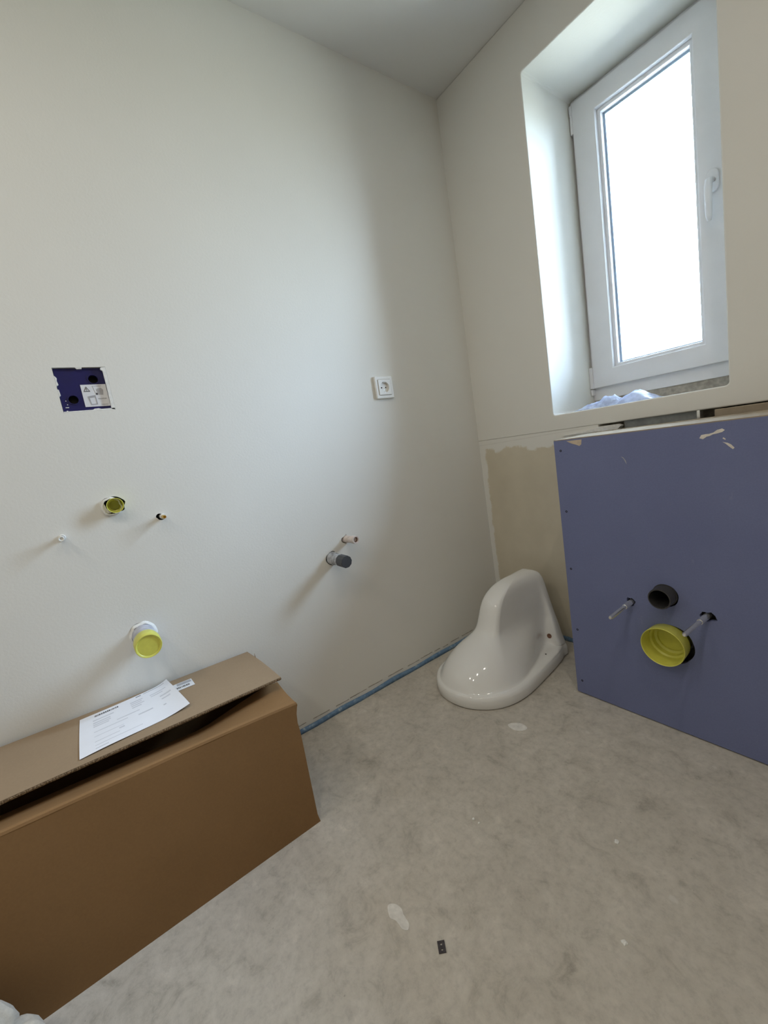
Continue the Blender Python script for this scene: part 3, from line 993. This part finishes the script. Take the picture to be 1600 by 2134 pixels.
NY = 28
ys = [BY1 + (BY0-BY1)*k/NY for k in range(NY+1)]
def front_pt(y, t):
    z = t*fold_z(y)
    x = BX1 + 0.006*math.sin(PI*t)*math.sin(PI*min(1, (BY1-y)/0.8)) + 0.0012*noise.noise(Vector((y*7, t*4, 2)))
    yy = y
    if y > BY1-0.001:
        yy += 0.006*(t > 0.94) - 0.002*(0.80 < t < 0.92) + (0.004 if t < 0.06 else 0)
    return (x, yy, z)
sheet('front_panel', [[front_pt(y, t/14) for t in range(15)] for y in ys], T, MAT['card'], cbx, (-1, 0, 0))
# rounded fold and inner front flap
def inner_pt(y, s):
    zf = fold_z(y)
    if s < 0.12:
        a = s/0.12*PI/2
        return (BX1 - 0.006*(1-math.cos(a)), y + (0.006-0.02*s if y > BY1-0.001 else 0), zf + 0.006*math.sin(a))
    q = (s-0.12)/0.88
    return (BX1-0.006-0.105*q, y + (0.003 if y > BY1-0.001 else 0), zf + 0.006 + (0.010 - 0.042*min(1.0, max(0.0, (BY1-y-0.03)/0.16)))*q - 0.004*math.sin(PI*q))
sheet('front_flap', [[inner_pt(y, k/16) for k in range(17)] for y in ys], T, MAT['card'], cbx, (-0.3, 0, -1))
sheet('end_panel', [[(BX0+0.005+(BX1-0.012-BX0)*a/8, BY1-0.007, (0.315+(0.02*(1-a/8)))*b/6) for b in range(7)] for a in range(9)], T, MAT['card'], cbx, (0, -1, 0))
sheet('end_panel', [[(BX0+0.005+(BX1-0.012-BX0)*a/8, BY0+0.007, 0.35*b/6) for b in range(7)] for a in range(9)], T, MAT['card'], cbx, (0, 1, 0))
sheet('back_panel', [[(BX0, y, back_z(y)*b/6) for b in range(7)] for y in ys], T, MAT['card'], cbx, (1, 0, 0))
sheet('bottom_panel', [[(BX0+0.007+(BX1-0.02-BX0)*b/6, y, 0.001) for b in range(7)] for y in (BY0+0.01, BY1-0.01)], T, MAT['card'], cbx, (0, 0, 1))
# top flap hinged along the wall
FX1 = 0.289
def flap_pt(y, s):
    x = BX0-0.004 + (FX1-BX0+0.004)*s
    return (x, y, back_z(y) + 0.0215*s + 0.004*math.sin(PI*s) - 0.0015*noise.noise(Vector((y*6, s*3, 1)))*s)
yf = [BY1+0.001 + (BY0-BY1)*k/NY for k in range(NY+1)]
tf = sheet('top_flap', [[flap_pt(y, k/12) for k in range(13)] for y in yf], 0.0065, MAT['card_in'], cbx, (0, 0, -1))
# corrugated front edge of the flap
bm = bmesh.new()
prev = None
NF = 200
for k in range(NF+1):
    y = yf[0] + (yf[-1]-yf[0])*k/NF
    x, _, z = flap_pt(y, 1.0)
    j = 0.0006*noise.noise(Vector((y*150, 0, 0)))
    r = [bm.verts.new((x+0.0004+j, y, z-0.0006)), bm.verts.new((x+0.0012+j*1.5, y, z-0.0032)), bm.verts.new((x+0.0004-j, y, z-0.0066+j))]
    if prev:
        for a in range(2):
            bm.faces.new((prev[a], prev[a+1], r[a+1], r[a]))
    prev = r
bm_obj('corrugated_edge', bm, MAT['flute'], tf, False)
# torn sliver on the flap's short edge
smear('torn_sliver', [(0.086, 0.0), (0.094, 0.0), (0.088, 0.012)], lambda a, b, w: Vector((a, BY1+0.0005+w, 0.357+b)), MAT['card_in'], tf, 0.001)

# shipping label stuck to the flap
def on_flap(lift):
    def f(a, b, w):
        s = (a-BX0+0.004)/(FX1-BX0+0.004)
        return Vector((a, b, flap_pt(b, s)[2] + lift + w))
    return f
lb = plate('shipping_label', [(0.058, -1.3345), (0.116, -1.3345), (0.116, -1.44), (0.058, -1.44)], [], 0.0004, on_flap(0.0005), MAT['sticker'], tf)
plate('print', rect(0.062, 0.080, -1.372, -1.3375), [], 0.0002, on_flap(0.001), MAT['ink_grey'], tf)
yy = -1.3450
while yy > -1.385:
    w_ = random.choice((0.0008, 0.0012, 0.002))
    plate('barcode_bar', rect(0.091, 0.103, yy-w_, yy), [], 0.0002, on_flap(0.001), MAT['ink'], tf)
    yy -= w_ + random.choice((0.001, 0.0014, 0.002))

# delivery note lying on the flap
def paper_xy(u, v):
    """u along the wall from the far-left corner, v from the wall towards the room"""
    p00, p10 = Vector((0.044, -1.585)), Vector((0.004, -1.388))
    p01, p11 = Vector((0.268, -1.580)), Vector((0.240, -1.368))
    p = p00*(1-u)*(1-v) + p10*u*(1-v) + p01*(1-u)*v + p11*u*v
    p.x += 0.016*math.sin(PI*u)*(1-v)*0.4
    return p
def paper_z(u, v, p):
    s = min(1.0, max(0.0, (p.x-BX0+0.004)/(FX1-BX0+0.004)))
    return flap_pt(p.y, s)[2] + 0.0008 + 0.007*max(0, (u-0.8)/0.2)**2*(1-v) + 0.006*max(0, (u-0.7)/0.3)**2*v + 0.0010*(1+math.sin(u*7))*v
dn = empty('delivery_note', (0.15, -1.48, 0.36))
tag(dn, 'white printed delivery note lying on the cardboard flap', 'paper')
sheet('paper', [[(paper_xy(i/20, j/14).x, paper_xy(i/20, j/14).y, paper_z(i/20, j/14, paper_xy(i/20, j/14))) for j in range(15)] for i in range(21)], 0.0003, MAT['paper'], dn, (0, 0, 1))
def on_paper(u0, u1, v0, v1, mat, name='print', n=6):
    g = []
    for i in range(n+1):
        r = []
        for j in range(3):
            u = u0+(u1-u0)*i/n
            v = v0+(v1-v0)*j/2
            p = paper_xy(u, v)
            r.append((p.x, p.y, paper_z(u, v, p)+0.00035))
        g.append(r)
    sheet(name, g, 0.0001, mat, dn, (0, 0, 1))
# heading, bar code, address blocks and rows of text, all too small to read
k = 0
u = 0.15
while u < 0.385:
    w_ = random.choice((0.006, 0.010, 0.014))
    on_paper(u, u+w_, 0.075, 0.125, MAT['ink'], 'barcode_bar', 1)
    u += w_ + random.choice((0.004, 0.006))
on_paper(0.60, 0.66, 0.045, 0.065, MAT['ink'])
on_paper(0.69, 0.95, 0.040, 0.055, MAT['ink_grey'])
for (u0, u1, v0, v1) in ((0.13, 0.34, 0.22, 0.25), (0.13, 0.30, 0.30, 0.33), (0.13, 0.30, 0.36, 0.385), (0.13, 0.28, 0.41, 0.435),
                         (0.52, 0.66, 0.17, 0.20), (0.52, 0.64, 0.23, 0.255), (0.52, 0.66, 0.29, 0.315), (0.52, 0.62, 0.35, 0.375),
                         (0.74, 0.93, 0.20, 0.225), (0.74, 0.88, 0.26, 0.285), (0.82, 0.95, 0.38, 0.42), (0.82, 0.92, 0.48, 0.51),
                         (0.35, 0.58, 0.48, 0.50), (0.13, 0.45, 0.56, 0.575), (0.55, 0.70, 0.60, 0.63), (0.13, 0.40, 0.68, 0.69),
                         (0.35, 0.40, 0.72, 0.75), (0.13, 0.35, 0.80, 0.81), (0.13, 0.55, 0.88, 0.89), (0.13, 0.24, 0.94, 0.955), (0.80, 0.83, 0.66, 0.69)):
    on_paper(u0, u1, v0, v1, MAT['ink_pale'])

# ---------------------------------------------------------------- plastic bag on the sill
bm = bmesh.new()
NU, NV = 46, 16
top = []
for i in range(NU+1):
    a = i/NU
    row = []
    for j in range(NV+1):
        b = j/NV
        x = 0.420 + 0.262*a
        y = 0.055 + 0.105*b + 0.012*noise.noise(Vector((a*5, b*3, 7)))
        env = math.sin(PI*min(1, max(0, a)))**0.55 * math.sin(PI*b)**0.5
        prof = 0.020 + 0.016*math.exp(-((a-0.40)/0.10)**2) + 0.026*math.exp(-((a-0.80)/0.14)**2) - 0.006*math.exp(-((a-0.60)/0.07)**2)
        cr = abs(noise.noise(Vector((a*9, b*5, 1)))) + 0.6*abs(noise.noise(Vector((a*22, b*11, 4))))
        z = WZ0 + 0.0015 + env*(prof + 0.017*(cr-0.35))
        row.append(bm.verts.new((x, y, max(z, WZ0+0.001))))
    top.append(row)
for i in range(NU):
    for j in range(NV):
        bm.faces.new((top[i][j], top[i+1][j], top[i+1][j+1], top[i][j+1]))
bag = bm_obj('plastic_bag', bm, MAT['bag'], None, True)
tag(bag, 'crumpled clear plastic bag lying on the window sill', 'plastic bag')

# ---------------------------------------------------------------- small things on the floor
ang = math.atan2(0.011, 0.007)
c0 = Vector((0.7535, -1.1240))
e1 = Vector((math.cos(ang), math.sin(ang)))
e2 = Vector((-e1.y, e1.x))
def mp(a, b, w):
    p = c0 + e1*a + e2*b
    return Vector((p.x, p.y, 0.0004 + w))
mpz = plate('perforated_plate', rect(-0.0066, 0.0066, -0.0095, 0.0095), [blob(0, 0.0040, 0.0019, 0.0019, 14), blob(0, -0.0045, 0.0019, 0.0019, 14)], 0.0016, mp, MAT['rust'])
tag(mpz, 'small dark metal plate with two holes lying on cement floor', 'metal plate')


def crumb(loc, r, label, seed):
    bm = bmesh.new()
    bmesh.ops.create_icosphere(bm, subdivisions=2, radius=r)
    for v in bm.verts:
        v.co *= 1 + 0.45*noise.noise(v.co*(1.4/r) + Vector((seed, 0, 0)))
        v.co.z = max(v.co.z*0.55, -r*0.3)
        v.co += Vector((loc[0], loc[1], r*0.3))
    o = bm_obj('plaster_crumb', bm, MAT['gypsum'], None, False)
    tag(o, label, 'plaster crumb', 'plaster crumbs on the floor')


crumb((0.869, -0.722), 0.0046, 'white plaster crumb on floor in front of the drain cap', 1)
crumb((0.960, -0.890), 0.0046, 'white plaster crumb on open floor, rounder of the loose crumbs', 5)
crumb((0.621, -0.891), 0.0032, 'tiny white plaster crumb on floor between box and blue board', 9)
crumb((0.637, -0.890), 0.0026, 'tinier white plaster crumb next to another on open floor', 12)
def splash(pts, label):
    dense = []
    n = len(pts)
    for k in range(n):
        for j in range(4):
            x, y = catmull(pts[k-1], pts[k], pts[(k+1) % n], pts[(k+2) % n], j/4)
            q = noise.noise(Vector((x*260, y*260, 0)))*0.0012
            dense.append((x+q, y+q*0.7))
    o = smear('plaster_splash', dense, on_floor, MAT['splash'], None, 0.0008)
    tag(o, label, 'plaster splash')


splash([(0.4783, -0.5745), (0.4837, -0.558), (0.5032, -0.5439), (0.5269, -0.5461), (0.5302, -0.5603), (0.5149, -0.5767), (0.4973, -0.5809)],
       'thin white plaster splash on floor in front of the toilet')
splash([(0.6311, -1.1546), (0.6377, -1.1426), (0.6531, -1.1376), (0.6637, -1.1413), (0.6841, -1.1435), (0.6908, -1.1514), (0.6821, -1.1585), (0.6645, -1.1586), (0.6502, -1.1642)],
       'pale plaster splash on floor beside the small metal plate')
# pale lump added as stand-in for an unidentified blur beside the box
bm = bmesh.new()
bmesh.ops.create_icosphere(bm, subdivisions=5, radius=1.0)
for v in bm.verts:
    d = v.co.copy()
    f = 1 + 0.20*noise.noise(d*1.5 + Vector((3, 1, 0))) + 0.05*noise.noise(d*4.2) - 0.16*(1-min(1, abs(noise.noise(d*2.6 + Vector((0, 5, 2))))*5))
    v.co = Vector((0.468 + d.x*0.082*f, -1.828 + d.y*0.145*f, 0.065 + max(d.z, -0.42)*0.150*f))
    v.co.z = max(v.co.z, 0.0005)
stand_in = bm_obj('pale_stand_in', bm, MAT['stand_in'], None, True)
tag(stand_in, 'added pale lump standing in for an unidentified blur at foot of the cardboard box', 'cloth')

# ---------------------------------------------------------------- ceiling lamps of the room
for k, (x, y) in enumerate(LAMPS):
    dl = empty('ceiling_lamp', (x, y, H))
    tag(dl, ('round recessed ceiling spot nearest the blue board wall', 'recessed ceiling spot second from the blue board wall', 'recessed ceiling spot third from the blue board wall', 'recessed ceiling spot beside the far end of the pipe wall')[k], 'ceiling light', 'recessed ceiling spots')
    lathe('trim_ring', (x, y, H-0.004), (0, 0, 1), [(0.0035, 0.030), (0, 0.031), (0, 0.043), (0.0039, 0.044)], MAT['white_plastic'], dl, 28)
    lathe('lens', (x, y, H-0.0025), (0, 0, 1), [(0, 0), (0, 0.030), (0.002, 0.030)], MAT['lens'], dl, 24)
    l = bpy.data.lights.new('lamp_light', 'AREA')
    l.shape = 'DISK'
    l.size = 0.07
    l.energy = LAMP_POWER
    l.color = LAMP_COLOR
    lo = bpy.data.objects.new('lamp_light', l)
    lo.location = (0, 0, -0.006)
    lo.parent = dl
    col.objects.link(lo)
